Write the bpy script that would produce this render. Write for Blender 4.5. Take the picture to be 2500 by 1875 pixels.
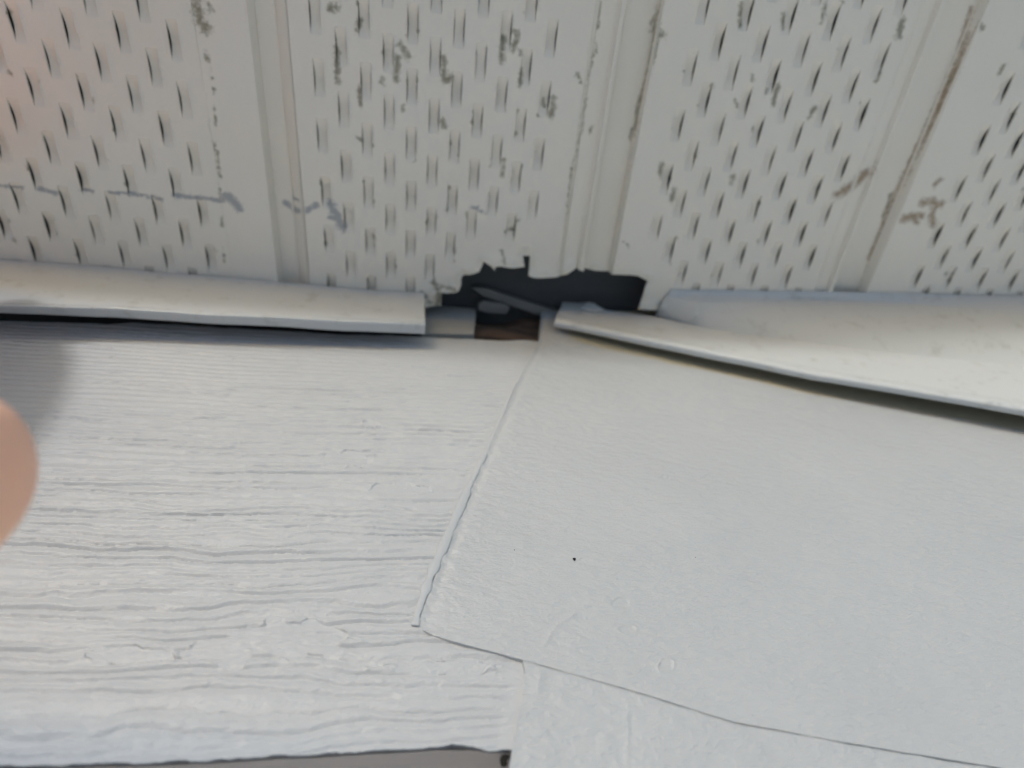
import bpy, bmesh, math, random
import numpy as np
from mathutils import Vector, Matrix
from mathutils.geometry import delaunay_2d_cdt

for o in list(bpy.data.objects): bpy.data.objects.remove(o)
scene = bpy.context.scene
C = scene.collection
rng = np.random.default_rng(7); random.seed(7)

# ------------------------------------------------------------------ camera
F_PX, CX, CY = 1500.0, 1250.0, 937.5
GV = np.array([980.0, 3385.0]); HX = 12750.0
CAM = np.array([0.0, 0.0, 2.2])          # camera held up close under the eave
H = 0.30                                  # soffit height above the lens
gx, gy = GV - [CX, CY]; hx = HX - CX
hy = (-F_PX * F_PX - gx * hx) / gy
nrm = lambda v: np.asarray(v, float) / np.linalg.norm(v)
AX = nrm([hx, hy, F_PX]); AY = nrm([gx, gy, F_PX]); AZ = np.cross(AX, AY)
M = np.array([AX, AY, AZ])                # view frame -> world
cam_d = bpy.data.cameras.new('camera'); cam = bpy.data.objects.new('camera', cam_d); C.objects.link(cam)
cam_d.sensor_width = 36; cam_d.lens = F_PX / 2500 * 36
cam_d.clip_start = 0.005; cam_d.clip_end = 500
R = Matrix(((M[0][0], -M[0][1], -M[0][2]), (M[1][0], -M[1][1], -M[1][2]), (M[2][0], -M[2][1], -M[2][2])))
cam.matrix_world = Matrix.Translation(Vector(CAM)) @ R.to_4x4()
cam_d.dof.use_dof = True; cam_d.dof.focus_distance = 0.190; cam_d.dof.aperture_fstop = 8.0
scene.camera = cam

# ------------------------------------------------------------------ sky, sun, exposure
SUN_EL, SUN_AZ = math.radians(11), math.radians(24)     # low behind the photographer, slightly from the left
w = bpy.data.worlds.new('World'); scene.world = w; w.use_nodes = True
nt = w.node_tree; bg = nt.nodes['Background']
sky = nt.nodes.new('ShaderNodeTexSky'); sky.sky_type = 'NISHITA'; sky.sun_disc = False
sky.air_density = .9; sky.dust_density = .6; sky.ozone_density = 1.3; sky.sun_elevation = SUN_EL; sky.sun_rotation = math.pi + SUN_AZ
nt.links.new(sky.outputs[0], bg.inputs[0]); bg.inputs[1].default_value = 0.15
sd = bpy.data.lights.new('sun', 'SUN'); sun = bpy.data.objects.new('sun', sd); C.objects.link(sun)
sd.energy = 0.9; sd.angle = math.radians(7); sd.color = (0.97, 0.985, 1.0)
sdir = Vector((-math.sin(SUN_AZ) * math.cos(SUN_EL), -math.cos(SUN_AZ) * math.cos(SUN_EL), math.sin(SUN_EL)))  # towards the sun
sun.rotation_euler = sdir.to_track_quat('Z', 'Y').to_euler(); sun.location = (-.5, -3, 4)
scene.view_settings.view_transform = 'Standard'; scene.view_settings.look = 'None'
scene.view_settings.exposure = 0.46; scene.view_settings.gamma = 1
scene.render.engine = 'CYCLES'; scene.cycles.max_bounces = 8; scene.cycles.diffuse_bounces = 5

# ------------------------------------------------------------------ rays on to the planes of the house
def ray(u, v):
    u = np.asarray(u, float); v = np.asarray(v, float)
    d = np.stack([(u - CX) / F_PX, (v - CY) / F_PX, np.ones_like(u)], -1)
    return d @ M.T
def on_z(u, v, z=H):                       # on the horizontal plane z above the lens
    r = ray(u, v); return r * (z / r[..., 2])[..., None]
def on_wall(u, v, a, b):                   # on the upright plane y = a + b x
    r = ray(u, v); return r * (a / (r[..., 1] - b * r[..., 0]))[..., None]
LEFT = (.1425, .02)                        # face of the grained board
RIGHT = (.1420, -.005)                     # face of the smooth board
LOWER = (.14152, -.005)                     # face of the smooth board below it
JL = (.1310, .037); JR = (.1257, -.0355)   # faces of the two channels

# ------------------------------------------------------------------ noise for heights
def vnoise(x, y, seed=0):
    xi = np.floor(x).astype(np.int64); yi = np.floor(y).astype(np.int64)
    fx = x - xi; fy = y - yi
    fx = fx * fx * fx * (fx * (fx * 6 - 15) + 10); fy = fy * fy * fy * (fy * (fy * 6 - 15) + 10)
    def hsh(a, b):
        n = (a * 374761393 + b * 668265263 + seed * 1442695041) & 0xffffffff
        n = ((n ^ (n >> 13)) * 1274126177) & 0xffffffff
        return ((n ^ (n >> 16)) & 0xffff) / 32767.5 - 1
    a = hsh(xi, yi); b = hsh(xi + 1, yi); c = hsh(xi, yi + 1); d = hsh(xi + 1, yi + 1)
    return (a * (1 - fx) + b * fx) * (1 - fy) + (c * (1 - fx) + d * fx) * fy
def fbm(x, y, seed=0, o=3):
    s = 0; a = 1
    for k in range(o): s = s + a * vnoise(x * 2 ** k, y * 2 ** k, seed + 17 * k); a *= .5
    return s
sstep = lambda a, b, x: (lambda t: t * t * (3 - 2 * t))(np.clip((x - a) / (b - a), 0, 1))

# ------------------------------------------------------------------ object helpers
def tag(o, label=None, cat=None, group=None, kind=None):
    for k, v in (('label', label), ('category', cat), ('group', group), ('kind', kind)):
        if v: o[k] = v
    return o
def mesh_np(name, V, F, m, parent=None, smooth=True, attrs=None):
    me = bpy.data.meshes.new(name); V = np.asarray(V, np.float32) + CAM.astype(np.float32)
    F = np.asarray(F, np.int32); n = F.shape[1]
    me.vertices.add(len(V)); me.vertices.foreach_set('co', V.ravel())
    me.loops.add(F.size); me.loops.foreach_set('vertex_index', F.ravel())
    me.polygons.add(len(F)); me.polygons.foreach_set('loop_start', np.arange(0, F.size, n, dtype=np.int32))
    me.polygons.foreach_set('use_smooth', np.full(len(F), smooth))
    me.update(calc_edges=True); me.validate()
    for k, a in (attrs or {}).items():
        at = me.attributes.new(k, 'FLOAT', 'POINT'); at.data.foreach_set('value', np.asarray(a, np.float32))
    if smooth: me.set_sharp_from_angle(angle=math.radians(50))
    me.materials.append(m)
    o = bpy.data.objects.new(name, me); C.objects.link(o)
    if parent: o.parent = parent; o.matrix_parent_inverse = parent.matrix_world.inverted()
    return o
def empty(name, p):
    o = bpy.data.objects.new(name, None); C.objects.link(o); o.location = Vector(np.asarray(p) + CAM)
    o.empty_display_size = .02; bpy.context.view_layer.update(); return o
def poly_obj(name, verts, faces, m, parent=None, smooth=False, bevel=0):
    me = bpy.data.meshes.new(name); me.from_pydata([tuple(np.asarray(v) + CAM) for v in verts], [], faces)
    bm = bmesh.new(); bm.from_mesh(me); bmesh.ops.recalc_face_normals(bm, faces=bm.faces)
    if bevel: bmesh.ops.bevel(bm, geom=bm.edges[:], offset=bevel, segments=2, affect='EDGES', profile=.6)
    bm.to_mesh(me); bm.free(); me.update(); me.materials.append(m)
    if smooth: me.polygons.foreach_set('use_smooth', [True] * len(me.polygons)); me.set_sharp_from_angle(angle=math.radians(40))
    o = bpy.data.objects.new(name, me); C.objects.link(o)
    if parent: o.parent = parent; o.matrix_parent_inverse = parent.matrix_world.inverted()
    return o
def box(name, lo, hi, m, parent=None, bevel=0, jit=0):
    v = [(x, y, z) for x in (lo[0], hi[0]) for y in (lo[1], hi[1]) for z in (lo[2], hi[2])]
    if jit: v = [tuple(np.array(p) + rng.normal(0, jit, 3)) for p in v]
    f = [(0, 1, 3, 2), (4, 6, 7, 5), (0, 4, 5, 1), (2, 3, 7, 6), (0, 2, 6, 4), (1, 5, 7, 3)]
    return poly_obj(name, v, f, m, parent, bevel=bevel)
def prism(name, quad, off, m, parent=None, bevel=0):
    n = len(quad); q = [np.asarray(p, float) for p in quad]; off = np.asarray(off)
    v = q + [p + off for p in q]
    f = [tuple(range(n)), tuple(range(2 * n - 1, n - 1, -1))] + [(i, (i + 1) % n, n + (i + 1) % n, n + i) for i in range(n)]
    return poly_obj(name, v, f, m, parent, bevel=bevel)

# ------------------------------------------------------------------ materials
def nodes(name, rough=.5, spec=.5):
    m = bpy.data.materials.new(name); m.use_nodes = True; t = m.node_tree; b = t.nodes['Principled BSDF']
    b.inputs['Roughness'].default_value = rough; b.inputs['Specular IOR Level'].default_value = spec
    return m, t, b
def N(t, k, **kw):
    n = t.nodes.new(k)
    for a, v in kw.items():
        if a in n.inputs: n.inputs[a].default_value = v
        else: setattr(n, a, v)
    return n
def noise_n(t, scale, detail=4, rough=.55, stretch=None):
    g = t.nodes.new('ShaderNodeTexCoord'); n = N(t, 'ShaderNodeTexNoise', Scale=scale, Detail=detail, Roughness=rough)
    if stretch:
        mp = t.nodes.new('ShaderNodeMapping'); mp.inputs['Scale'].default_value = stretch
        t.links.new(g.outputs['Object'], mp.inputs[0]); t.links.new(mp.outputs[0], n.inputs['Vector'])
    else: t.links.new(g.outputs['Object'], n.inputs['Vector'])
    return n.outputs['Fac']
def ramp(t, src, a, b, ca=(0, 0, 0, 1), cb=(1, 1, 1, 1)):
    r = t.nodes.new('ShaderNodeValToRGB'); r.color_ramp.elements[0].position = a; r.color_ramp.elements[1].position = b
    r.color_ramp.elements[0].color = ca; r.color_ramp.elements[1].color = cb
    t.links.new(src, r.inputs[0]); return r.outputs[0]
def mix(t, fac, a, b):
    m = t.nodes.new('ShaderNodeMix'); m.data_type = 'RGBA'
    for s, v in ((0, fac), (6, a), (7, b)):
        if isinstance(v, (tuple, float, int)): m.inputs[s].default_value = v
        else: t.links.new(v, m.inputs[s])
    return m.outputs[2]
def mth(t, op, a, b=0.0, c=None):
    n = t.nodes.new('ShaderNodeMath'); n.operation = op
    for s, v in ((0, a), (1, b), (2, c)):
        if v is None: continue
        if isinstance(v, (float, int)): n.inputs[s].default_value = v
        else: t.links.new(v, n.inputs[s])
    return n.outputs[0]
def bump(t, b, h, dist, strength=1.0):
    n = t.nodes.new('ShaderNodeBump'); n.inputs['Distance'].default_value = dist; n.inputs['Strength'].default_value = strength
    t.links.new(h, n.inputs['Height']); t.links.new(n.outputs[0], b.inputs['Normal'])

def paint(name, c1, c2, rough=.42, dist=.00012, stretch=(1, 1, 2.2), old_shade=False):
    m, t, b = nodes(name, rough, .45)
    n1 = noise_n(t, 14, 4); n2 = noise_n(t, 1100, 3, .5, stretch); n3 = noise_n(t, 260, 3, .5, stretch)
    col = mix(t, ramp(t, n1, .35, .65), c1, c2)
    sp = ramp(t, noise_n(t, 620, 2, .5), .79, .83)           # sparse specks of dust
    col = mix(t, mth(t, 'MULTIPLY', sp, .35), col, (.36, .35, .33, 1))
    if old_shade:                                                  # olive band: older paint, with the loose strip's shade put into the colour
        a = N(t, 'ShaderNodeAttribute', attribute_name='old_shade').outputs['Fac']
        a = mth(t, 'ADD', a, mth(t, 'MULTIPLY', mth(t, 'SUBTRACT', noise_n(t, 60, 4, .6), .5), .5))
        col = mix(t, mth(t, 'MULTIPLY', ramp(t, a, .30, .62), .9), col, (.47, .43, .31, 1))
    t.links.new(col, b.inputs['Base Color'])
    bump(t, b, mth(t, 'ADD', mth(t, 'MULTIPLY', n2, .5), n3), dist)
    rr = mth(t, 'MULTIPLY_ADD', n3, .25, rough - .12); t.links.new(rr, b.inputs['Roughness'])
    return m
PAINT = paint('white_paint', (.470, .484, .500, 1), (.492, .505, .518, 1), .47, .00030)
PAINT_SMOOTH = paint('white_paint_smooth', (.450, .466, .480, 1), (.475, .490, .503, 1), .36, .00040, old_shade=True)
CAULK = paint('white_caulk', (.450, .472, .490, 1), (.470, .490, .508, 1), .38, .00008)

def vinyl(name, base, base2):
    m, t, b = nodes(name, .42, .4)
    att = lambda n: (lambda a: a.outputs['Fac'])(N(t, 'ShaderNodeAttribute', attribute_name=n))
    col = mix(t, ramp(t, noise_n(t, 22, 5), .35, .68), base, base2)
    # thin film of dust, faint speckle
    col = mix(t, mth(t, 'MULTIPLY', ramp(t, noise_n(t, 900, 5, .7), .58, .78), .20), col, (.33, .31, .26, 1))
    nz = noise_n(t, 420, 6, .68)
    def stained(col, a, c, k=1.0, th=.62, soft=.14):
        s = mth(t, 'ADD', a, mth(t, 'MULTIPLY', mth(t, 'SUBTRACT', nz, .5), 1.7))
        return mix(t, mth(t, 'MULTIPLY', mth(t, 'MULTIPLY', ramp(t, s, th - soft, th + soft), k), mth(t, 'GREATER_THAN', a, .02)), col, c)
    col = stained(col, mth(t, 'MULTIPLY', att('raw'), 1.3), (.72, .68, .57, 1), .6, .7, .3)
    col = stained(col, att('tan'), (.30, .20, .115, 1), .85, .55, .35)
    col = stained(col, mth(t, 'MULTIPLY', att('mold'), .9), (.38, .35, .24, 1), .6, .45, .25)
    col = stained(col, att('mold'), (.11, .10, .065, 1), .62, .82, .42)
    col = stained(col, att('ink'), (.24, .265, .30, 1), .7, .45, .22)
    t.links.new(col, b.inputs['Base Color'])
    bump(t, b, mth(t, 'ADD', mth(t, 'MULTIPLY', nz, .35), noise_n(t, 90, 3)), .00022)
    return m
VINYL = vinyl('vinyl', (.82, .768, .668, 1), (.84, .79, .70, 1))
def plain_vinyl(name, c1, c2, rough=.38):
    m, t, b = nodes(name, rough, .45)
    col = mix(t, ramp(t, noise_n(t, 18, 4, .5, (.3, 1, 1)), .35, .65), c1, c2)
    d = ramp(t, noise_n(t, 110, 8, .75), .545, .64)
    col = mix(t, mth(t, 'MULTIPLY', d, .28), col, (.27, .26, .21, 1))
    t.links.new(col, b.inputs['Base Color']); bump(t, b, noise_n(t, 60, 4, .5, (.25, 1, 1)), .0005)
    return m
TRIM = plain_vinyl('channel_vinyl', (.545, .57, .585, 1), (.58, .60, .61, 1))
TRIM_CREAM = plain_vinyl('channel_vinyl_cream', (.56, .575, .565, 1), (.59, .60, .59, 1))
TRIM_WHITE = plain_vinyl('strip_vinyl_white', (.58, .60, .605, 1), (.61, .625, .63, 1))

def wood(name, c1, c2, scale=60, rough=.8):
    m, t, b = nodes(name, rough, .2)
    n = noise_n(t, scale, 6, .65, (.12, 1, 1.4))
    t.links.new(mix(t, ramp(t, n, .3, .7), c1, c2), b.inputs['Base Color']); bump(t, b, n, .0008); return m
TAN = wood('bare_tan_board', (.50, .44, .40, 1), (.57, .505, .46, 1), 90)
DARKWOOD = wood('old_dark_wood', (.09, .065, .05, 1), (.25, .17, .125, 1), 120)
GREYWOOD = wood('grey_blocking', (.36, .37, .36, 1), (.44, .44, .43, 1), 60)
BATTEN = wood('dim_batten', (.16, .165, .16, 1), (.24, .245, .24, 1), 90)
DECK = wood('roof_deck_wood', (.20, .215, .23, 1), (.26, .27, .28, 1), 30)
VOID_TONE = wood('void_board_tone', (.075, .082, .088, 1), (.10, .105, .11, 1), 25)  # tone of the dark void, carried by an added board
HOUSE = paint('house_siding_paint', (.60, .61, .60, 1), (.64, .65, .64, 1), .6)
m_, t_, b_ = nodes('concrete', .9, .2)
t_.links.new(mix(t_, noise_n(t_, 3, 8, .6), (.70, .70, .68, 1), (.80, .795, .78, 1)), b_.inputs['Base Color']); CONCRETE = m_
m_, t_, b_ = nodes('black_dirt_and_gap', .9, .2); b_.inputs['Base Color'].default_value = (.018, .017, .015, 1); DIRT_AND_GAP = m_
m_, t_, b_ = nodes('roof_shingle', .95, .2); t_.links.new(mix(t_, noise_n(t_, 200, 3), (.04, .04, .042, 1), (.09, .088, .085, 1)), b_.inputs['Base Color']); SHINGLE = m_
m_, t_, b_ = nodes('skin', .48, .4)
t_.links.new(mix(t_, ramp(t_, noise_n(t_, 45, 4), .35, .65), (.96, .50, .35, 1), (.97, .55, .38, 1)), b_.inputs['Base Color'])
b_.inputs['Subsurface Weight'].default_value = .35; b_.inputs['Subsurface Radius'].default_value = (.006, .0022, .0012); b_.inputs['Subsurface Scale'].default_value = 1
bump(t_, b_, noise_n(t_, 900, 3), .0001); SKIN = m_

# ------------------------------------------------------------------ ground
def ground():
    s = 150; n = 12; v = []; f = []
    for j in range(n + 1):
        for i in range(n + 1): v.append((-s + 2 * s * i / n, -s + 2 * s * j / n, -CAM[2]))
    for j in range(n):
        for i in range(n): a = j * (n + 1) + i; f.append((a, a + 1, a + n + 2, a + n + 1))
    tag(poly_obj('ground', v, f, CONCRETE), kind='structure')
ground()

# ------------------------------------------------------------------ soffit panels
PITCH, PERIOD, SLOT_L, SLOT_W, ARCH = .00985, .0240, .0152, .0045, .0019
HOLE = [(1077, 747), (1078, 713), (1090, 716), (1099, 715), (1112, 712), (1120, 706), (1126, 692), (1125, 682), (1128, 674), (1136, 670),
        (1148, 669), (1160, 665), (1170, 659), (1174, 652), (1178, 645), (1180, 636), (1199, 648), (1204, 655), (1208, 658), (1208, 648), (1222, 647), (1238, 650),
        (1255, 651), (1268, 651), (1280, 649), (1277, 625), (1294, 625), (1292, 645), (1289, 669), (1298, 672), (1309, 675), (1330, 675), (1353, 676),
        (1368, 673), (1381, 669), (1392, 662), (1406, 655), (1418, 658), (1431, 662), (1445, 667), (1459, 669), (1490, 669), (1526, 671), (1545, 671),
        (1557, 673), (1570, 679), (1582, 687), (1575, 700), (1570, 713), (1562, 735), (1557, 752), (1584, 754), (1606, 757), (1720, 860), (900, 860), (1038, 800), (1039, 746), (1060, 747)]
HP = on_z([p[0] for p in HOLE], [p[1] for p in HOLE])[:, :2]
def in_poly(P, poly):
    x, y = P[:, 0], P[:, 1]; c = np.zeros(len(P), bool); n = len(poly); j = n - 1
    for i in range(n):
        xi, yi = poly[i]; xj, yj = poly[j]
        with np.errstate(divide='ignore', invalid='ignore'):
            c ^= ((yi > y) != (yj > y)) & (x < (xj - xi) * (y - yi) / (yj - yi + 1e-12) + xi)
        j = i
    return c
def seg_dist(P, a, b):
    a = np.asarray(a); b = np.asarray(b); d = b - a; t = np.clip(((P - a) @ d) / max(d @ d, 1e-12), 0, 1)
    return np.hypot(*(P - a - t[:, None] * d).T), t
def px2(*p): q = on_z([a[0] for a in p], [a[1] for a in p])[:, :2]; return q
# marks: (points, half width in metres)
INK = [([(-60, 452), (60, 458)], .0011), ([(92, 461), (140, 471)], .0016), ([(200, 466), (230, 466)], .0008), ([(268, 470), (330, 474), (396, 486)], .0012), ([(424, 478), (480, 482), (545, 491)], .0016),
       ([(557, 476), (584, 508)], .0032), ([(540, 468), (545, 480)], .0013), ([(688, 503), (716, 521), (745, 515), (775, 500)], .0021), ([(705, 484), (712, 492), (730, 492)], .0010),
       ([(808, 500), (822, 525), (836, 556)], .0034), ([(798, 530), (818, 534)], .0012), ([(1150, 505), (1185, 520)], .0012), ([(1160, 516), (1168, 500)], .0008)]
BROWN = [([(2046, 474), (2085, 452), (2119, 424)], .0030), ([(2203, 532), (2248, 526)], .0026), ([(2252, 494), (2272, 492), (2296, 499)], .0024), ([(2282, 505), (2272, 525), (2278, 549)], .0022),
         ([(2280, 452), (2294, 438)], .0017), ([(2240, 545), (2222, 530)], .0014), ([(2390, 20), (2350, 150), (2270, 330), (2200, 480), (2135, 640)], .0012)]
MOLD = [([(478, 10), (488, 50), (505, 72)], .0038), ([(508, 10), (514, 22)], .0018), ([(505, 130), (508, 150)], .0016), ([(523, 350), (522, 362)], .0012), ([(530, 395), (538, 440)], .0011), ([(515, 120), (548, 640)], .0003),
        ([(1466, 0), (1455, 130), (1440, 170), (1420, 320), (1395, 420), (1385, 520)], .0009), ([(1618, 0), (1600, 130), (1580, 200), (1556, 320)], .0009), ([(1608, 50), (1600, 70), (1618, 85)], .0026),
        ([(1566, 250), (1558, 290)], .0012), ([(1552, 318), (1546, 338)], .0018), ([(1450, 310), (1440, 325)], .0013), ([(820, 15), (806, 20)], .0028), ([(822, 120), (824, 200)], .0022),
        ([(880, 50), (872, 75)], .0020), ([(876, 215), (880, 260)], .0016), ([(978, 110), (996, 138)], .0026), ([(970, 140), (967, 195)], .0024), ([(934, 192), (932, 205)], .0018), ([(1082, 140), (1086, 200), (1100, 190)], .0024),
        ([(1078, 295), (1086, 310)], .0024), ([(1230, 90), (1225, 150)], .0024), ([(1262, 80), (1255, 120)], .0024), ([(1326, 245), (1330, 260)], .0018), ([(1352, 240), (1345, 285)], .0026),
        ([(1272, 170), (1270, 210)], .0018), ([(1408, 180), (1418, 200)], .0014), ([(1230, 390), (1226, 430)], .0018), ([(982, 260), (985, 270)], .0016), ([(873, 335), (880, 342)], .0016),
        ([(1810, 10), (1808, 65)], .0022), ([(1912, 35), (1914, 65)], .0020), ([(2015, 10), (2008, 50)], .0018), ([(2204, 50), (2195, 90)], .0028), ([(1900, 205), (1888, 255)], .0022), ([(1835, 185), (1838, 195)], .0015),
        ([(1870, 228), (1875, 220)], .0015), ([(2150, 180), (2140, 200)], .0016), ([(1990, 262), (1976, 285)], .0022), ([(1795, 245), (1800, 262)], .0014), ([(1615, 400), (1612, 430)], .0022), ([(1645, 465), (1640, 490)], .0024),
        ([(1790, 430), (1786, 445)], .0022), ([(2394, 62), (2400, 70)], .0022), ([(2330, 190), (2326, 200)], .0018), ([(2222, 440), (2215, 460)], .0012), ([(2190, 480), (2185, 500), (2170, 540)], .0016),
        ([(2450, 160), (2440, 180)], .0020), ([(1520, 590), (1535, 600)], .0008), ([(1030, 715), (1050, 735)], .0022), ([(1060, 690), (1075, 720), (1068, 745)], .0028), ([(1080, 700), (1110, 706)], .0016), ([(1235, 565), (1255, 560)], .0016), ([(1225, 610), (1230, 640)], .0012)]
def paint_marks(P, L, extra=()):
    out = np.zeros(len(P))
    for pts, wd in L:
        q = px2(*pts)
        for a, b in zip(q[:-1], q[1:]):
            d, t = seg_dist(P, a, b); out = np.maximum(out, np.clip(1.0 - d / (wd * (1.55 if L is BROWN else 1.1)), 0, 1))
    for c, r in extra:
        d = np.hypot(P[:, 0] - c[0], (P[:, 1] - c[1]) * .6); out = np.maximum(out, np.clip(1.0 - d / (r * 1.7), 0, 1))
    return out

def soffit_panel(x0, x1, slot_x0, ncol, prof, seed, label, xphase=0.0, moldiness=.3, y0=-.036, y1=.152):
    """prof: list of (x, rise) across the panel (rise > 0 = pushed up into the eave)"""
    r = np.random.default_rng(seed)
    px = np.array([p[0] for p in prof]); pz = np.array([p[1] for p in prof])
    def zf(x, y):
        z = np.interp(x, px, pz) if len(prof) else 0
        z = z + .00035 * fbm(x * 28, y * 14, seed) + .00012 * fbm(x * 150, y * 60, seed + 5)
        P = np.stack([x, y], -1); d = np.full(len(P), 9.)
        for a, b in zip(HP, np.roll(HP, -1, 0)): d = np.minimum(d, seg_dist(P, a, b)[0])
        near = np.exp(-(d / .004) ** 2) * (y < .15)
        return z - near * (.0012 + .0016 * fbm(x * 160, y * 160, 77)), d
    slots = []
    for i in range(ncol):
        cx = slot_x0 + i * PITCH + SLOT_W / 2
        off = (PERIOD / 2 if i % 2 else 0) + xphase
        k0 = int(math.floor((y0 - off) / PERIOD)) + 1
        y = off + k0 * PERIOD
        while y + SLOT_L < y1 - .002:
            if y > y0 + .004 and x0 + .002 < cx - SLOT_W / 2 and cx + SLOT_W / 2 < x1 - .002:
                c = np.array([[cx, y], [cx, y + SLOT_L / 2], [cx, y + SLOT_L]])
                hit = in_poly(c, HP).any() or min(seg_dist(c, a, b)[0].min() for a, b in zip(HP, np.roll(HP, -1, 0))) < SLOT_W * .5 + .0006
                if not hit: slots.append((cx - SLOT_W / 2 + r.normal(0, .0001), y + r.normal(0, .0004)))
            y += PERIOD
    pts = []; edges = []
    def ring(q):
        b = len(pts); pts.extend([tuple(p) for p in q]); n = len(q); edges.extend([(b + i, b + (i + 1) % n) for i in range(n)])
    # outline, subdivided profile lines
    ring([(x0, y0), (x1, y0), (x1, y1), (x0, y1)])
    for x in px[1:-1]:
        if x0 + 1e-4 < x < x1 - 1e-4: b = len(pts); pts.extend([(x, y0), (x, y1)]); edges.append((b, b + 1))
    if HP[:, 0].max() > x0 and HP[:, 0].min() < x1: ring(HP)
    for sx, sy in slots:
        q = [(sx, sy)] + [(sx + .00004 * math.sin(7 * k), sy + SLOT_L * k / 6) for k in range(1, 6)] + [(sx, sy + SLOT_L)]
        q2 = [(x + SLOT_W, y) for x, y in reversed(q)]
        ring(q + q2)
    gx_ = np.arange(x0 + .0008, x1, .00135); gy_ = np.arange(y0 + .003, y1, .00135)
    gy_ = np.arange(y0 + .002, y1, .00135)
    A, B = np.meshgrid(gx_, gy_); A = A + r.uniform(-.0003, .0003, A.shape); B = B + r.uniform(-.0003, .0003, A.shape)
    pts.extend([(float(a), float(b)) for a, b in zip(A.ravel(), B.ravel()) if x0 + .0003 < a < x1 - .0003 and y0 + .0003 < b < y1 - .0003])
    vs, es, fs, _, _, _ = delaunay_2d_cdt([Vector(p) for p in pts], edges, [], 0, 1e-7)
    V = np.array([tuple(v) for v in vs]); T = np.array([tuple(f) for f in fs if len(f) == 3])
    cen = V[T].mean(1)
    keep = (cen[:, 0] > x0) & (cen[:, 0] < x1) & (cen[:, 1] > y0) & (cen[:, 1] < y1) & ~in_poly(cen, HP)
    for sx, sy in slots: keep &= ~((cen[:, 0] > sx - .00005) & (cen[:, 0] < sx + SLOT_W + .00005) & (cen[:, 1] > sy) & (cen[:, 1] < sy + SLOT_L))
    T = T[keep]
    used = np.unique(T); remap = -np.ones(len(V), int); remap[used] = np.arange(len(used)); V = V[used]; T = remap[T]
    # wind so that the normal looks down
    a, b, c = V[T[:, 0]], V[T[:, 1]], V[T[:, 2]]
    cr = (b[:, 0] - a[:, 0]) * (c[:, 1] - a[:, 1]) - (b[:, 1] - a[:, 1]) * (c[:, 0] - a[:, 0]); T[cr > 0] = T[cr > 0][:, ::-1]
    zz, dh = zf(V[:, 0], V[:, 1])
    # the sheet dips a touch beside each slot where the punch drew it
    dz = np.zeros(len(V))
    for sx, sy in slots:
        t_ = (V[:, 1] - sy) / SLOT_L; k_ = (np.minimum(np.abs(V[:, 0] - sx), np.abs(V[:, 0] - sx - SLOT_W)) < 9e-5) & (t_ > 0) & (t_ < 1)
        dz[k_] = -.00055 * np.sin(np.pi * t_[k_])
    V3 = np.column_stack([V, H + zz + dz]); X2 = V.copy(); dhs = dh
    # bridges over the slots
    SV = []; ST = []; base = len(V3); nl = 12
    for sx, sy in slots:
        amp = ARCH * r.uniform(.82, 1.15); tw = r.normal(0, .0002)
        xs = np.repeat(np.linspace(sx, sx + SLOT_W, 5)[None], nl + 1, 0); tt = np.linspace(0, 1, nl + 1)[:, None]
        ys = sy + SLOT_L * tt + 0 * xs
        pr = np.sin(np.pi * tt) ** 1.15
        u = (xs - sx) / SLOT_W - .5
        xs2 = xs - u * SLOT_W * .16 * pr
        z0, _ = zf(xs.ravel(), ys.ravel())
        z = H + z0.reshape(xs.shape) + pr * (amp + tw * u * 2 - amp * .18 * (2 * u) ** 2)
        b0 = base + sum(len(s) for s in SV); SV.append(np.column_stack([xs2.ravel(), ys.ravel(), z.ravel()]))
        for j in range(nl):
            for i in range(4):
                p = b0 + j * 5 + i; ST += [(p, p + 5, p + 6), (p, p + 6, p + 1)]
    if SV: SVa = np.concatenate(SV); V3 = np.concatenate([V3, SVa]); T = np.concatenate([T, np.array(ST)])
    P2 = V3[:, :2]
    extra = []
    for sx, sy in slots:
        if r.random() < moldiness:
            for _k in range(r.integers(1, 3)):
                extra.append(((sx + (r.random() < .5) * SLOT_W + r.normal(0, .0003), sy + r.uniform(.0, 1) * SLOT_L), r.uniform(.0004, .0010)))
    mold = paint_marks(P2, MOLD, extra); ink = paint_marks(P2, INK); tan = paint_marks(P2, BROWN)
    dd = np.concatenate([dhs, np.full(len(V3) - len(dhs), 9.)])
    raw = np.exp(-(dd / .004) ** 2) * .9 * (P2[:, 1] > .09)
    for sx, sy in slots:                                    # faint grime lines along the punched edges
        pass
    # thickness
    n = len(V3); th = .0009
    E = np.sort(np.concatenate([T[:, [0, 1]], T[:, [1, 2]], T[:, [2, 0]]]), 1)
    Eo = np.concatenate([T[:, [0, 1]], T[:, [1, 2]], T[:, [2, 0]]])
    key = E[:, 0] * n + E[:, 1]; uq, inv, cnt = np.unique(key, return_inverse=True, return_counts=True)
    be = Eo[cnt[inv] == 1]
    top = V3 + [0, 0, th]
    rim = np.concatenate([V3[be[:, 0]], V3[be[:, 1]], top[be[:, 0]], top[be[:, 1]]]); k = len(be); o = 2 * n; ar = np.arange(k)
    RT = np.concatenate([np.column_stack([o + ar + k, o + ar, o + ar + 2 * k]), np.column_stack([o + ar + k, o + ar + 2 * k, o + ar + 3 * k])])
    VV = np.concatenate([V3, top, rim]); TT = np.concatenate([T, T[:, ::-1] + n, RT])
    def ex(a): return np.concatenate([a, a, a[be[:, 0]], a[be[:, 1]], a[be[:, 0]], a[be[:, 1]]])
    o_ = mesh_np('perforated_soffit', VV, TT, VINYL, attrs=dict(mold=ex(mold), ink=ex(ink), tan=ex(tan), raw=ex(raw)))
    return tag(o_, label, 'soffit panel', 'perforated soffit panels under the eave')

def xs(u, v=330): return float(on_z(u, v)[0])
G1 = xs(640); 
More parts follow.
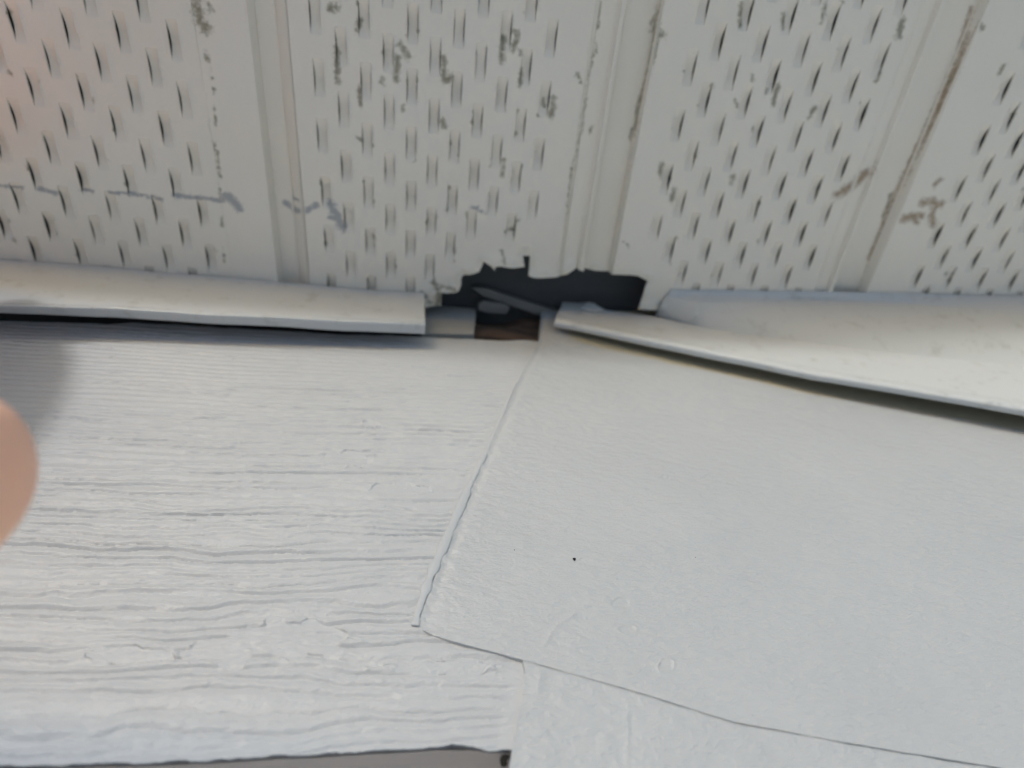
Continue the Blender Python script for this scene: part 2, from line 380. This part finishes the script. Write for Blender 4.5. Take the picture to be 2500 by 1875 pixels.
# panel at far left, ends in the recessed joint
P1 = [(-.40, 0), (-.1000, 0), (-.0785, -.0004), (-.0779, .0030), (-.0772, .0062), (-.0690, .0062), (-.0640, .0006), (-.0632, .0)]
s0 = xs(775); 
soffit_panel(-.36, -.0633, -.1110 - .00985 * 25, 26, P1, 3, 'perforated soffit panel on the far left, crossed by a grey scuffed line', xphase=.0036, moldiness=.16)
P2 = [(-.0632, 0), (.0640, 0), (.0655, .0008), (.0735, .0012), (.0745, -.0012), (.0768, -.0012), (.0780, .0052), (.0915, .0052), (.0925, .0)]
soffit_panel(-.0631, .0926, s0, 11, P2, 5, 'dirtiest perforated soffit panel, its lower end torn into a ragged hole', xphase=.0018, moldiness=.42)
P3 = [(.0926, 0), (.2090, 0), (.2105, .0008), (.2165, .0012), (.2175, -.0010), (.2195, -.0010), (.2208, .0052), (.2385, .0052), (.2400, 0)]
soffit_panel(.0927, .2401, .1085, 10, P3, 8, 'soffit panel right of the hole with a brown smear beside its right joint', xphase=.0082, moldiness=.34)
P4 = [(.2401, 0), (.60, 0)]
soffit_panel(.2402, .46, .2640, 19, P4, 12, 'soffit panel in the upper right corner with brown flaked stains', xphase=.0030, moldiness=.25)

# ------------------------------------------------------------------ painted boards
def polyl(pts, t, key=None):
    pts = np.asarray(pts, float)
    if key is None:
        k = np.concatenate([[0], np.cumsum(np.hypot(*np.diff(pts, axis=0).T))]); k /= k[-1]
    else: k = (pts[:, key] - pts[0, key]) / (pts[-1, key] - pts[0, key])
    return np.stack([np.interp(t, k, pts[:, 0]), np.interp(t, k, pts[:, 1])], -1)
def board(name, top, bottom, left, right, plane, nu, nv, hf, mat, thick, label, cat, edge_mat=None, rag=0.0, shade_tint=None):
    s = np.linspace(0, 1, nu); t = np.linspace(0, 1, nv)
    T_, B_ = polyl(top, s, 0), polyl(bottom, s, 0); L_, R_ = polyl(left, t, 1), polyl(right, t, 1)
    S, Tt = np.meshgrid(s, t)
    P = (1 - Tt)[..., None] * T_[None] + Tt[..., None] * B_[None] + (1 - S)[..., None] * L_[:, None] + S[..., None] * R_[:, None] \
        - ((1 - S) * (1 - Tt))[..., None] * T_[0] - (S * (1 - Tt))[..., None] * T_[-1] - ((1 - S) * Tt)[..., None] * B_[0] - (S * Tt)[..., None] * B_[-1]
    W = on_wall(P[..., 0], P[..., 1], *plane)
    x, z = W[..., 0], W[..., 2]
    if rag:
        W[..., 2] += rag * fbm(x * 260, z * 0 + 3.3, 91, 4) * np.exp(-((1 - Tt) / .012) ** 2) + rag * .5 * fbm(x * 180, z * 0 + 8.1, 92, 4) * np.exp(-(Tt / .008) ** 2)
    h = hf(x * 1000, z * 1000, P[..., 0], P[..., 1], S, Tt)
    n = nrm([plane[1], -1, 0])
    # ease the arrises
    W = W + n * (h * .001)[..., None]
    V = W.reshape(-1, 3); idx = np.arange(nu * nv).reshape(nv, nu)
    F = np.stack([idx[:-1, :-1], idx[1:, :-1], idx[1:, 1:], idx[:-1, 1:]], -1).reshape(-1, 4)
    b = np.concatenate([idx[0, :], idx[1:, -1], idx[-1, -2::-1], idx[-2:0:-1, 0]]); k = len(b)
    r0 = V[b]; flat = V[b] + 0; 
    back = r0 - n * thick
    rd = r0 - n * .0006
    o = len(V); V = np.concatenate([V, r0, back]); ar = np.arange(k); nx = (ar + 1) % k
    F2 = np.stack([o + ar, o + nx, o + k + nx, o + k + ar], -1)
    at = None
    if shade_tint is not None:
        a_ = shade_tint(P[..., 0], P[..., 1]).ravel(); at = dict(old_shade=np.concatenate([a_, a_[b], a_[b]]))
    V0 = V; root = mesh_np(name, V0, np.concatenate([F, F2]), mat, attrs=at)
    if edge_mat:
        # unpainted underside set just below the painted arris
        bi = idx[-1, :]; q = V0[bi].copy(); kz = np.pad(q[:, 2], 40, mode='edge'); q[:, 2] = np.convolve(kz, np.ones(81) / 81, 'valid'); dz = np.array([0, 0, -.0006])
        a = q - n * .0004 + dz; c = q - n * thick + dz
        Q = np.concatenate([a, c]); m = len(bi); i = np.arange(m - 1)
        a_u = mesh_np('underside', Q, np.stack([i, i + 1, m + i + 1, m + i], -1), edge_mat, root, smooth=False)
        a_u['label'] = 'bare tan underside of the board, left unpainted'
    return tag(root, label, cat)

def edge_px(L, u, v):                      # signed distance in px along u to a polyline given by v
    L = np.asarray(L, float); return u - np.interp(v, L[:, 1], L[:, 0])
CORNER = [(1316, 833), (1262, 935), (1222, 1030), (1185, 1110), (1150, 1190), (1105, 1300), (1060, 1410), (1022, 1515), (1018, 1534)]

def grain_h(x, z, u, v, S, Tt):
    wob = 1.3 * fbm(x / 75, z / 22, 1, 2) + .42 * vnoise(x / 15, z / 6, 2) + .12 * vnoise(x / 4, z / 3, 22)
    wob = wob * (.45 + .75 * sstep(215, 120, z))
    a = (z + wob * 2.3) / 3.3
    idl = np.floor(a); f = a - idl
    def line(a, seed, sx):
        i = np.floor(a); f = a - i
        m = (.62 + .38 * sstep(-.7, .3, vnoise(x / sx + i * 13.7, i * 3.1, seed)))
        m2 = .78 + .30 * vnoise(i * 5.3, i * 1.7, seed + 1)
        cliff = sstep(0, .40, f)                             # each ridge swells downward, then drops sharply at its lower edge
        body = cliff * (1 - .95 * sstep(.34, 1.0, f)) - .16 * np.exp(-(np.minimum(f, 1 - f) / .08) ** 2)
        return m * m2 * (body - .45)
    h = .78 * line(a, 11, 60) + .14 * line(a * 1.83 + .37 + .5 * vnoise(x / 30, z / 9, 5), 31, 20)
    # smooth patches where the paint filled the grain, torn rims
    def patch(cu, cv, ru, rv, k=.35):
        du, dv = (u - cu) / ru, (v - cv) / rv
        return np.hypot(du, dv) + k * fbm(u / 45, v / 25, int(cu) % 50, 3)
    flat = np.ones_like(h); extra = 0
    for cu, cv, ru, rv, dep in ((715, 1562, 120, 50, .30), (540, 1590, 90, 32, .2), (850, 1122, 66, 20, .45), (960, 1195, 70, 14, .25), (905, 1035, 26, 7, .22), (330, 1600, 90, 18, .15), (1050, 1630, 150, 16, .12)):
        d = patch(cu, cv, ru, rv)
        k = sstep(1.12, .92, d); flat = flat * (1 - .70 * k)
        extra = extra - dep * k * sstep(-.2, .9, (u - cu) / ru * .5 + .5 + .3 * vnoise(u / 40, v / 20, 9)) + .30 * np.exp(-((d - 1.06) / .07) ** 2) * sstep(-.4, .3, vnoise(u / 35, v / 25, 8))
    low = sstep(1640, 1740, v); flat = flat * (1 - .25 * low)
    dc = edge_px(CORNER, u, v); near = sstep(-6, -30, np.where(v < 1534, dc, -200))
    dc2 = np.where(v > 1600, u - np.interp(v, [1610, 1835], [1278, 1246]), -300); near *= sstep(-8, -50, dc2)
    h = h * flat * (.15 + .85 * near)
    # paint body and brush hair
    h = h + .07 * fbm(x / 3.4, z / 2.2, 41, 2) + .12 * fbm(x / 9, z / 3.5, 43, 2) + .03 * vnoise(x / .7, z / .45, 47) * (x < 400)
    blobs = np.clip(vnoise(x / 2.4, z / 1.3, 51) - .62, 0, 1) * 1.1 * sstep(.1, .6, vnoise(x / 25, z / 12, 52)); h = h + blobs * .5
    return h + extra
topL = [(-700, 755), (-300, 772), (0, 783), (130, 788), (400, 791), (560, 799), (850, 816), (1037, 824), (1100, 826), (1200, 830), (1321, 833)]
botL = [(-700, 1885), (0, 1868), (350, 1862), (620, 1848), (900, 1836), (1085, 1822), (1105, 1817), (1150, 1825), (1215, 1831), (1250, 1832)]
left_board = board('trim_board', topL, botL, [(-700, 755), (-700, 1885)], [(a + 5, b) for a, b in CORNER[:-1]] + [(1026, 1527), (1060, 1540), (1150, 1570), (1279, 1606), (1288, 1640), (1276, 1700), (1255, 1800), (1250, 1832)],
      LEFT, 980, 660, grain_h, PAINT, .019, 'white painted board on the left with deep horizontal wood grain', 'board', TAN, rag=.0003)

def smooth_h(x, z, u, v, S, Tt):
    ca, sa = math.cos(.285), math.sin(.285); p = x * ca - z * sa; q = x * sa + z * ca     # along / across this tilted board
    h = .12 * fbm(p / 26, q / 7, 61, 3) + .085 * fbm(p / 5, q / 1.7, 62, 3) + .12 * fbm(p / 60, q / 30, 63, 2)
    h = h + .032 * vnoise(p / 1.6, q / .6, 64) + .022 * vnoise(p / .8, q / .7, 65)
    near = sstep(190, 20, edge_px(CORNER, u, v)); h = h + near * .13 * fbm(p / 3, q / 2, 66, 3)
    dcn = edge_px(CORNER, u, v); wv = np.interp(v, [830, 1150, 1530], [7, 10, 16]); h = h - .40 * np.exp(-((dcn - 1.3 * wv) / wv) ** 2) * (v < 1540)
    # hair lines along the grain
    for i, (u0, v0, u1, v1, k) in enumerate(((1400, 1048, 2500, 1292, .05), (1700, 1140, 2200, 1245, .05), (1500, 1440, 2500, 1700, .03))):
        d = v - (v0 + (u - u0) * (v1 - v0) / (u1 - u0)); h = h - k * np.exp(-(d / 2.5) ** 2) * sstep(-.4, .3, vnoise(u / 120, v * 0 + i, 70))
    # dents, drips and round scabs of paint
    def ringm(cu, cv, ru, rv, k, w=.13, fill=.0, seed=3):
        d = np.hypot((u - cu) / ru, (v - cv) / rv) * (1 + .16 * vnoise(np.arctan2(v - cv, u - cu) * 1.4 + 9, u * 0 + seed, seed)); return k * np.exp(-((d - 1) / w) ** 2) + fill * sstep(1.05, .8, d)
    h = h + ringm(1626, 1625, 19, 17, .20, fill=-.10) + ringm(1532, 1538, 24, 12, .16, fill=-.10, seed=5) + ringm(1515, 1472, 22, 12, -.02, .3, fill=-.30)
    h = h + ringm(1626, 1165, 7, 7, -.18, .4) + ringm(1450, 1092, 24, 6, .25, .5)
    def stroke(pts, k, wd):
        r = 0; k = k * 1.9
        for (a, b), (c, d_) in zip(pts[:-1], pts[1:]):
            L = math.hypot(c - a, d_ - b); t = np.clip(((u - a) * (c - a) + (v - b) * (d_ - b)) / L ** 2, 0, 1)
            dd = np.hypot(u - a - t * (c - a), v - b - t * (d_ - b)); r = np.maximum(r, np.exp(-(dd / wd) ** 2))
        return k * r
    h = h + stroke([(1640, 975), (1680, 955), (1720, 925)], .13, 7) + stroke([(1328, 1575), (1355, 1530), (1400, 1500)], .10, 6) + stroke([(1400, 1500), (1440, 1470)], .07, 9)
    h = h + stroke([(1730, 965), (1765, 955)], .12, 5) + stroke([(1340, 848), (1350, 843)], .2, 6) + stroke([(2242, 1216), (2265, 1222)], -.14, 4) + stroke([(1090, 1215), (1110, 1240)], .05, 8)
    h = 1.0 * h + .05 * np.exp(-((v - np.interp(u, [1020, 1150, 1276, 1541, 1788, 2140, 2600], [1534, 1575, 1611, 1685, 1761, 1838, 1915]) + 10) / 9) ** 2)
    return h
seamR = [(1020, 1531), (1060, 1553), (1150, 1578), (1276, 1611), (1400, 1646), (1541, 1685), (1788, 1761), (2023, 1806), (2140, 1826), (2500, 1885), (3100, 1985)]
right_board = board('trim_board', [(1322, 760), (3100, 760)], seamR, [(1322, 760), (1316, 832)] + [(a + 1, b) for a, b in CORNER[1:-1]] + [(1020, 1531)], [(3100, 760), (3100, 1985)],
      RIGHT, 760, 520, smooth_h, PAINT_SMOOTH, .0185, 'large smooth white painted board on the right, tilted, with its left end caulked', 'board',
      shade_tint=lambda u, v: sstep(62, 30, v - np.interp(u, [1354, 1600, 2000, 2500, 3000], [775, 832, 919, 1003, 1088])) * sstep(1330, 1450, u))  # band below the strip's lip: older paint and painted shade together
def lower_h(x, z, u, v, S, Tt):
    h = .14 * fbm(x / 9, z / 6, 81, 3) + .11 * fbm(x / 3, z / 2.2, 82, 3) + .03 * vnoise(x / .9, z / .9, 83)
    h = h - .10 * np.exp(-((u - 1541) / 7) ** 2) * sstep(1700, 1760, v) + .12 * np.exp(-((u - 1534) / 9) ** 2) * sstep(1690, 1720, v)
    h = h + .22 * np.exp(-(np.hypot(u - 1318, (v - 1665) * .5) / 13) ** 2) - .75 * np.exp(-(np.clip(v - np.interp(u, [1276, 1541, 1788, 2140, 2600], [1606, 1680, 1756, 1822, 1895]), 0, 99) / 7.0) ** 2)
    return h
seamR2 = [(a, b - 5.0) for a, b in seamR[3:]]
lower_board = board('trim_board', seamR2, [(1243, 2250), (3100, 2250)], [(1276, 1606), (1282, 1640), (1270, 1720), (1252, 1820), (1243, 1875), (1235, 2250)], [(3100, 1987), (3100, 2250)],
      LOWER, 620, 260, lower_h, PAINT_SMOOTH, .018, 'smooth white painted board along the bottom right, below the tilted board', 'board')

# ------------------------------------------------------------------ caulk bead in the joint
def bead(name, pts, rad, plane, lift, label, mat, parent=None, seed=1, squash=.45):
    pts = np.asarray(pts, float); n = 160; t = np.linspace(0, 1, n)
    p = polyl(pts, t); rr = np.interp(t, np.linspace(0, 1, len(rad)), rad)
    W = on_wall(p[:, 0], p[:, 1], *plane); nn = nrm([plane[1], -1, 0])
    tg = np.gradient(W, axis=0); tg /= np.linalg.norm(tg, axis=1)[:, None]; sd_ = np.cross(tg, nn)
    k = 14; V = []
    wob = 1 + .30 * fbm(t * 30, t * 0 + seed, seed, 3)
    for j in range(k):
        a = 2 * math.pi * j / k
        jit = 1 + .08 * vnoise(t * 60, t * 0 + 3 * math.sin(a), seed + 3)
        V.append(W + sd_ * (rr * wob * jit * math.cos(a))[:, None] + nn * (lift + rr * wob * squash * math.sin(a))[:, None])
    V = np.stack(V, 1).reshape(-1, 3); F = []
    for i in range(n - 1):
        for j in range(k): F.append((i * k + j, i * k + (j + 1) % k, (i + 1) * k + (j + 1) % k, (i + 1) * k + j))
    c0, c1 = len(V), len(V) + 1; V = np.concatenate([V, W[:1], W[-1:]])
    for j in range(k): F.append((c0, j, (j + 1) % k, c0)); F.append((c1, (n - 1) * k + j, (n - 1) * k + (j + 1) % k, c1))
    me = bpy.data.meshes.new(name); me.from_pydata([tuple(v + CAM) for v in V], [], [tuple(dict.fromkeys(f)) for f in F])
    bm = bmesh.new(); bm.from_mesh(me); bmesh.ops.recalc_face_normals(bm, faces=bm.faces); bm.to_mesh(me); bm.free()
    me.polygons.foreach_set('use_smooth', [True] * len(me.polygons)); me.materials.append(mat)
    o = bpy.data.objects.new(name, me); C.objects.link(o); return tag(o, label, 'caulk') if label else o
bead('caulk_bead', [(1308, 850), (1255, 945), (1213, 1045), (1178, 1120), (1148, 1182), (1098, 1300), (1052, 1405), (1022, 1490), (1014, 1528)],
     [.0004, .0005, .0006, .0008, .0012, .0014, .0015, .0015, .0010], (.14205, .0), .0, 'bluish white caulk bead sealing the slanted joint between the grained and smooth boards', CAULK, seed=4, squash=.30)

# specks of dirt stuck on the paint
def speck(u, v, r, plane, label, group=None):
    c = on_wall(float(u), float(v), *plane); vs = []; fs = []; n = 9
    bm = bmesh.new(); bmesh.ops.create_icosphere(bm, subdivisions=2, radius=r)
    for q in bm.verts: q.co = Vector((q.co.x * (1 + .3 * math.sin(9e3 * q.co.z)), q.co.y * .5, q.co.z * 1.25)) + Vector(c + CAM) + Vector((0, -r * .3, 0))
    me = bpy.data.meshes.new('dirt_speck'); bm.to_mesh(me); bm.free(); me.materials.append(DIRT_AND_GAP)
    o = bpy.data.objects.new('dirt_speck', me); C.objects.link(o); tag(o, label, 'dirt speck', group)
speck(1402, 1366, .00048, RIGHT, 'small black speck stuck on the smooth board, the largest of the specks')
speck(1256, 1343, .00016, RIGHT, 'tiny dark speck left of the largest speck on the smooth board', 'tiny specks on the smooth board')
speck(1698, 1361, .00014, RIGHT, 'tiny dark speck right of the largest speck on the smooth board', 'tiny specks on the smooth board')

# ------------------------------------------------------------------ channels and the loose strip
def sheet(name, rows, nu, m, off, parent=None, sub=5, wav=.0, seed=1, smooth_rows=True):
    """rows: list of 3-D polylines (k,3); joined top to bottom, given thickness along off"""
    t = np.linspace(0, 1, nu); R_ = []
    for r in rows:
        r = np.asarray(r); k = np.linspace(0, 1, len(r)) if True else 0
        k = (r[:, 0] - r[0, 0]) / (r[-1, 0] - r[0, 0])
        R_.append(np.stack([np.interp(t, k, r[:, i]) for i in range(3)], -1))
    R_ = np.array(R_)
    if smooth_rows and len(rows) > 2:
        k = np.arange(len(rows)); kk = np.linspace(0, len(rows) - 1, (len(rows) - 1) * sub + 1); out = []
        for x in kk:                                              # Catmull-Rom across the rows
            i = min(int(x), len(rows) - 2); f = x - i
            p0, p1, p2, p3 = R_[max(i - 1, 0)], R_[i], R_[i + 1], R_[min(i + 2, len(rows) - 1)]
            out.append(.5 * ((2 * p1) + (-p0 + p2) * f + (2 * p0 - 5 * p1 + 4 * p2 - p3) * f * f + (-p0 + 3 * p1 - 3 * p2 + p3) * f ** 3))
        R_ = np.array(out)
    if wav: R_[..., 1] += wav * fbm(R_[..., 0] * 30, R_[..., 2] * 60, seed, 3)
    nr = len(R_); V = R_.reshape(-1, 3); idx = np.arange(nr * nu).reshape(nr, nu)
    F = np.stack([idx[:-1, :-1], idx[1:, :-1], idx[1:, 1:], idx[:-1, 1:]], -1).reshape(-1, 4)
    off = np.asarray(off); n = len(V); V2 = V + off
    b = np.concatenate([idx[0, :], idx[1:, -1], idx[-1, -2::-1], idx[-2:0:-1, 0]]); k = len(b); ar = np.arange(k); nx = (ar + 1) % k
    VV = np.concatenate([V, V2, V[b], V2[b]]); o = 2 * n
    FF = np.concatenate([F, F[:, ::-1] + n, np.stack([o + ar, o + nx, o + k + nx, o + k + ar], -1)])
    return mesh_np(name, VV, FF, m, parent)
W_ = lambda pts, plane: on_wall([p[0] for p in pts], [p[1] for p in pts], *plane)
sh = lambda plane, d: (plane[0] + d, plane[1])
# left channel
jt = W_([(-500, 600), (0, 630), (240, 645), (497, 662), (760, 687), (1037, 714)], JL); jt[:, 2] = np.minimum(jt[:, 2], H - .0006)
jf = W_([(-500, 735), (0, 742), (278, 747), (472, 760), (636, 769), (845, 778), (1038, 787)], sh(JL, -.0004))
jm = W_([(-500, 741), (0, 748), (278, 753), (472, 766), (636, 775), (845, 785), (1038, 793)], sh(JL, -.0006))
jb = W_([(-500, 757), (0, 764), (278, 774), (547, 791), (845, 808), (1037, 815)], sh(JL, .0046))
ch = empty('soffit_channel', jt[3])
tag(ch, 'dull white channel along the soffit edge on the left, ending at the hole', 'trim channel', 'channels holding the soffit edge')
sheet('channel_face', [jt, .5 * (jt + np.array([np.interp(jt[:, 0], jf[:, 0], jf[:, i]) for i in range(3)]).T), jf], 160, TRIM, (0, .0011, 0), ch, wav=.0004, seed=5, smooth_rows=False)
sheet('channel_lip', [jf + [0, 0, -.0001], jm, jb], 160, TRIM, (0, .0003, .0011), ch, wav=.0003, seed=6)
# right channel
rt = W_([(1635, 705), (1900, 707), (2200, 713), (2500, 722), (3000, 740)], JR); rt[:, 2] = np.minimum(rt[:, 2], H - .0006)
ra = W_([(1626, 724), (1700, 740), (1800, 737), (1950, 731), (2200, 741), (2500, 768), (3000, 800)], sh(JR, .0042))
rb = W_([(1612, 750), (1700, 770), (1950, 786), (2500, 824), (3000, 860)], (.1362, -.044))
rc = W_([(1601, 768), (1640, 780), (1740, 806), (2000, 842), (2500, 900), (3000, 957)], (.1404, -.030))
ch2 = empty('soffit_channel', rt[2])
tag(ch2, 'cream coloured bowed channel along the soffit edge on the right, above the loose strip', 'trim channel', 'channels holding the soffit edge')
sheet('channel_band', [rt, .5 * (rt + np.array([np.interp(rt[:, 0], ra[:, 0], ra[:, i]) for i in range(3)]).T), ra], 160, TRIM, (0, .0011, 0), ch2, wav=.0003, seed=8)
sheet('channel_face', [ra + [0, -.0002, 0], rb, rc], 160, TRIM_CREAM, (0, .0011, 0), ch2, wav=.0003, seed=9, smooth_rows=False)
# loose strip hanging away from the wall: planes step outwards towards the right
SB = (.1385, -.030)
b0 = W_([(1374, 737), (1410, 739), (1440, 738), (1480, 758), (1600, 775), (1730, 800), (2000, 836), (2500, 893), (3000, 950)], sh(SB, .0016))
b1 = W_([(1368, 753), (1600, 800), (2000, 868), (2500, 940), (3000, 1020)], sh(SB, .0002))
b2 = W_([(1360, 768), (1600, 822), (2000, 900), (2500, 982), (3000, 1066)], sh(SB, -.0006))
b3 = W_([(1357, 776), (1600, 830), (2000, 909), (2500, 992), (3000, 1077)], sh(SB, -.0022))
b4 = W_([(1354, 786), (1600, 838), (2000, 919), (2500, 1003), (3000, 1088)], sh(SB, -.0012))
b5 = b4 + np.array([0, .0022, .0004])
st = empty('loose_strip', b2[0])
tag(st, 'loose white trim strip sagging across the top of the smooth tilted board', 'trim strip')
sheet('strip_face', [b0, b1, b2], 200, TRIM_WHITE, (0, .0010, 0), st, wav=.0003, seed=14, smooth_rows=False)
sheet('strip_lip', [b2 + [0, -.0002, 0], b3, b4, b5], 200, TRIM_WHITE, (0, .0008, .0008), st, wav=.0002, seed=15)
q = W_([(1418, 752), (1436, 737), (1452, 741), (1474, 757), (1452, 762)], sh(SB, -.0010))
fl = prism('torn_flap', q, (0, .0008, .0004), TRIM_WHITE, st)

# torn tongue of the soffit that curls down at the hole
q = on_z([1182, 1199, 1208, 1206, 1196], [632, 645, 657, 640, 631], H - .001)
# ------------------------------------------------------------------ what shows inside the hole
bl = W_([(1030, 742), (1163, 752), (1157, 815), (1030, 813)], (.1440, .0)); o = prism('wood_block', bl, (0, .016, .0), GREYWOOD, bevel=.0006)
tag(o, 'grey block inside the hole next to the end of the left channel', 'wood block')
nu = 60
pr = [W_([(1157, 770), (1200, 766), (1260, 762), (1330, 760)], (.1540, 0)), W_([(1155, 790), (1200, 786), (1260, 792), (1330, 798)], (.1515, 0)), W_([(1150, 830), (1200, 830), (1260, 838), (1330, 840)], (.1530, 0))]
o = sheet('rotten_wood', pr, nu, DARKWOOD, (0, .006, .0), None, wav=.004, seed=21)
tag(o, 'dark brown rotten wood at the bottom of the hole behind the grained board', 'wood')
q = on_z([1168, 1180, 1235, 1246, 1236, 1190, 1168], [744, 736, 744, 752, 767, 764, 757], .3040); o = prism('wood_splinter', q, (0, .001, .005), BATTEN, bevel=.0005)
tag(o, 'pale grey splinter lying inside the hole above the rotten wood', 'wood splinter')
q = on_z([1150, 1185, 1300, 1400, 1400, 1290, 1180], [702, 704, 742, 772, 800, 762, 724], .3095); o = prism('wood_batten', q, (0, .001, .007), BATTEN, bevel=.0008)
tag(o, 'dim grey batten slanting across the inside of the hole', 'wood batten')

# ------------------------------------------------------------------ eave, roof and wall of the house
roof = empty('roof', (0, 0, H))
tag(roof, 'dark roof above the perforated soffit, its inside seen through the hole', 'roof')
prism('roof_deck', [(-.9, -.045, .42), (1.1, -.045, .42), (1.1, .9, .75), (-.9, .9, .75)], (0, 0, .012), DECK, roof)
prism('shingles', [(-.9, -.055, .435), (1.1, -.055, .435), (1.1, .9, .768), (-.9, .9, .768)], (0, 0, .008), SHINGLE, roof)
box('void_board', (-.30, .02, .3170), (.40, .30, .3300), VOID_TONE, roof)  # added board just above the hole, gives the void its dark tone
box('fascia', (-.9, -.047, .2985), (1.1, -.037, .435), PAINT_SMOOTH, roof, bevel=.001)
for x in (-.62, -.21, .20, .61):
    prism('rafter', [(x, -.035, .345), (x, .9, .66), (x, .9, .745), (x, -.035, .418)], (.038, 0, 0), DECK, roof)
box('attic_end', (-.9, -.036, .27), (-.88, .9, .745), DECK, roof); box('attic_end', (1.08, -.036, .27), (1.1, .9, .745), DECK, roof)
box('attic_back', (-.9, .88, .2), (1.1, .9, .745), DECK, roof); box('attic_floor', (-.9, .185, .255), (1.1, .9, .262), DECK, roof)
for (xa, xb) in ((-.9, -.361), (.4605, 1.1)): box('soffit_board', (xa, -.0365, H), (xb, .150, H + .004), VINYL, roof)
house = empty('house_wall', (0, .17, -CAM[2]))
tag(house, 'house wall of pale lapped boards standing below the trim boards', 'house wall')
box('wall_core', (-.9, .178, -CAM[2]), (1.1, .30, .284), DECK, house)
z = -CAM[2]; zs = []
vs, fs = [], []
while z < .268:
    z2 = min(z + .12, .268); b = len(vs)
    vs += [(-.9, .1625, z), (1.1, .1625, z), (1.1, .170, z2), (-.9, .170, z2), (-.9, .1775, z), (1.1, .1775, z), (1.1, .1775, z2), (-.9, .1775, z2)]
    fs += [(b, b + 1, b + 2, b + 3), (b, b + 4, b + 5, b + 1), (b + 3, b + 2, b + 6, b + 7)]; z += .12
poly_obj('siding', vs, fs, HOUSE, house)
# black piece laid in as the darkness of the gap at the butt joint
q = on_wall([1228, 1236, 1246, 1245, 1238, 1240, 1226, 1222], [1838, 1831, 1830, 1848, 1858, 1870, 1874, 1856], .1438, 0); o = prism('gap_piece', q, (0, .002, .001), DIRT_AND_GAP, bevel=.0004)
tag(o, 'black piece standing for the dark gap at the bottom end of the grained board', 'gap')

# ------------------------------------------------------------------ hand: thumb tip in view, unseen raised fingers added to shade the wall
def hand():
    chains = [
        ([(-.250, .020, .110), (-.222, .040, .150), (-.182, .054, .188), (-.181, .064, .228), (-.187, .071, .250), (-.195, .079, .267)], [.024, .026, .0150, .0112, .0100, .0086]),   # palm edge + index finger, out of frame, raised to cast the shadow at left
        ([(-.250, .020, .110), (-.232, .040, .155), (-.203, .056, .198), (-.204, .068, .236), (-.208, .077, .256), (-.214, .087, .271)], [.024, .026, .0155, .0114, .0100, .0086]),
        ([(-.250, .020, .110), (-.245, .038, .155), (-.224, .054, .198), (-.228, .067, .232), (-.233, .076, .250), (-.239, .086, .264)], [.022, .024, .0145, .0106, .0094, .0082]),
        ([(-.250, .020, .110), (-.258, .034, .152), (-.245, .050, .190), (-.250, .062, .222), (-.254, .070, .240), (-.258, .078, .254)], [.020, .021, .0125, .0092, .0082, .0072]),
        ([(-.250, .020, .110), (-.222, .036, .104), (-.178, .044, .086), (-.120, .054, .0735), (-.085, .057, .0695), (-.0650, .0592, .0674), (-.0543, .0602, .0648)], [.022, .021, .0165, .0138, .0136, .0152, .0132]),   # thumb, its tip in the picture
        ([(-.250, .020, .110), (-.275, -.010, .060), (-.310, -.070, -.020), (-.350, -.180, -.140)], [.024, .024, .030, .040]),   # forearm
    ]
    me = bpy.data.meshes.new('person'); V = []; E = []; Rr = []; roots = []
    for pts, rad in chains:
        b = len(V); roots.append(b)
        for p, r_ in zip(pts, rad): V.append(tuple(np.array(p) + CAM)); Rr.append(r_)
        E += [(b + i, b + i + 1) for i in range(len(pts) - 1)]
    me.from_pydata(V, E, []); o = bpy.data.objects.new('person', me); C.objects.link(o)
    sk = o.modifiers.new('skin', 'SKIN'); sk.use_smooth_shade = True
    sv = me.skin_vertices[0].data
    for i, r_ in enumerate(Rr): sv[i].radius = (r_, r_); sv[i].use_root = i in roots
    ss = o.modifiers.new('sub', 'SUBSURF'); ss.levels = 2; ss.render_levels = 2
    rm = o.modifiers.new('remesh', 'REMESH'); rm.mode = 'VOXEL'; rm.voxel_size = .0016; rm.use_smooth_shade = True
    sm = o.modifiers.new('smooth', 'SMOOTH'); sm.factor = .6; sm.iterations = 8
    dg = bpy.context.evaluated_depsgraph_get(); ev = o.evaluated_get(dg)
    nm = bpy.data.meshes.new_from_object(ev); o.modifiers.clear(); o.data = nm
    nm.materials.clear(); nm.materials.append(SKIN); nm.polygons.foreach_set('use_smooth', [True] * len(nm.polygons))
    co = np.empty(len(nm.vertices) * 3); nm.vertices.foreach_get('co', co); co = co.reshape(-1, 3) - CAM
    cv = co @ M; uu = CX + F_PX * cv[:, 0] / cv[:, 2]; vv = CY + F_PX * cv[:, 1] / cv[:, 2]; k = (cv[:, 2] > .01) & (uu > 0)
    print('HAND in frame', k.sum(), uu[k].max() if k.any() else None, vv[k].min() if k.any() else None, vv[k].max() if k.any() else None)
    tag(o, 'blurred pink fingertip of a bare hand reaching in at the left edge', 'person')
hand()
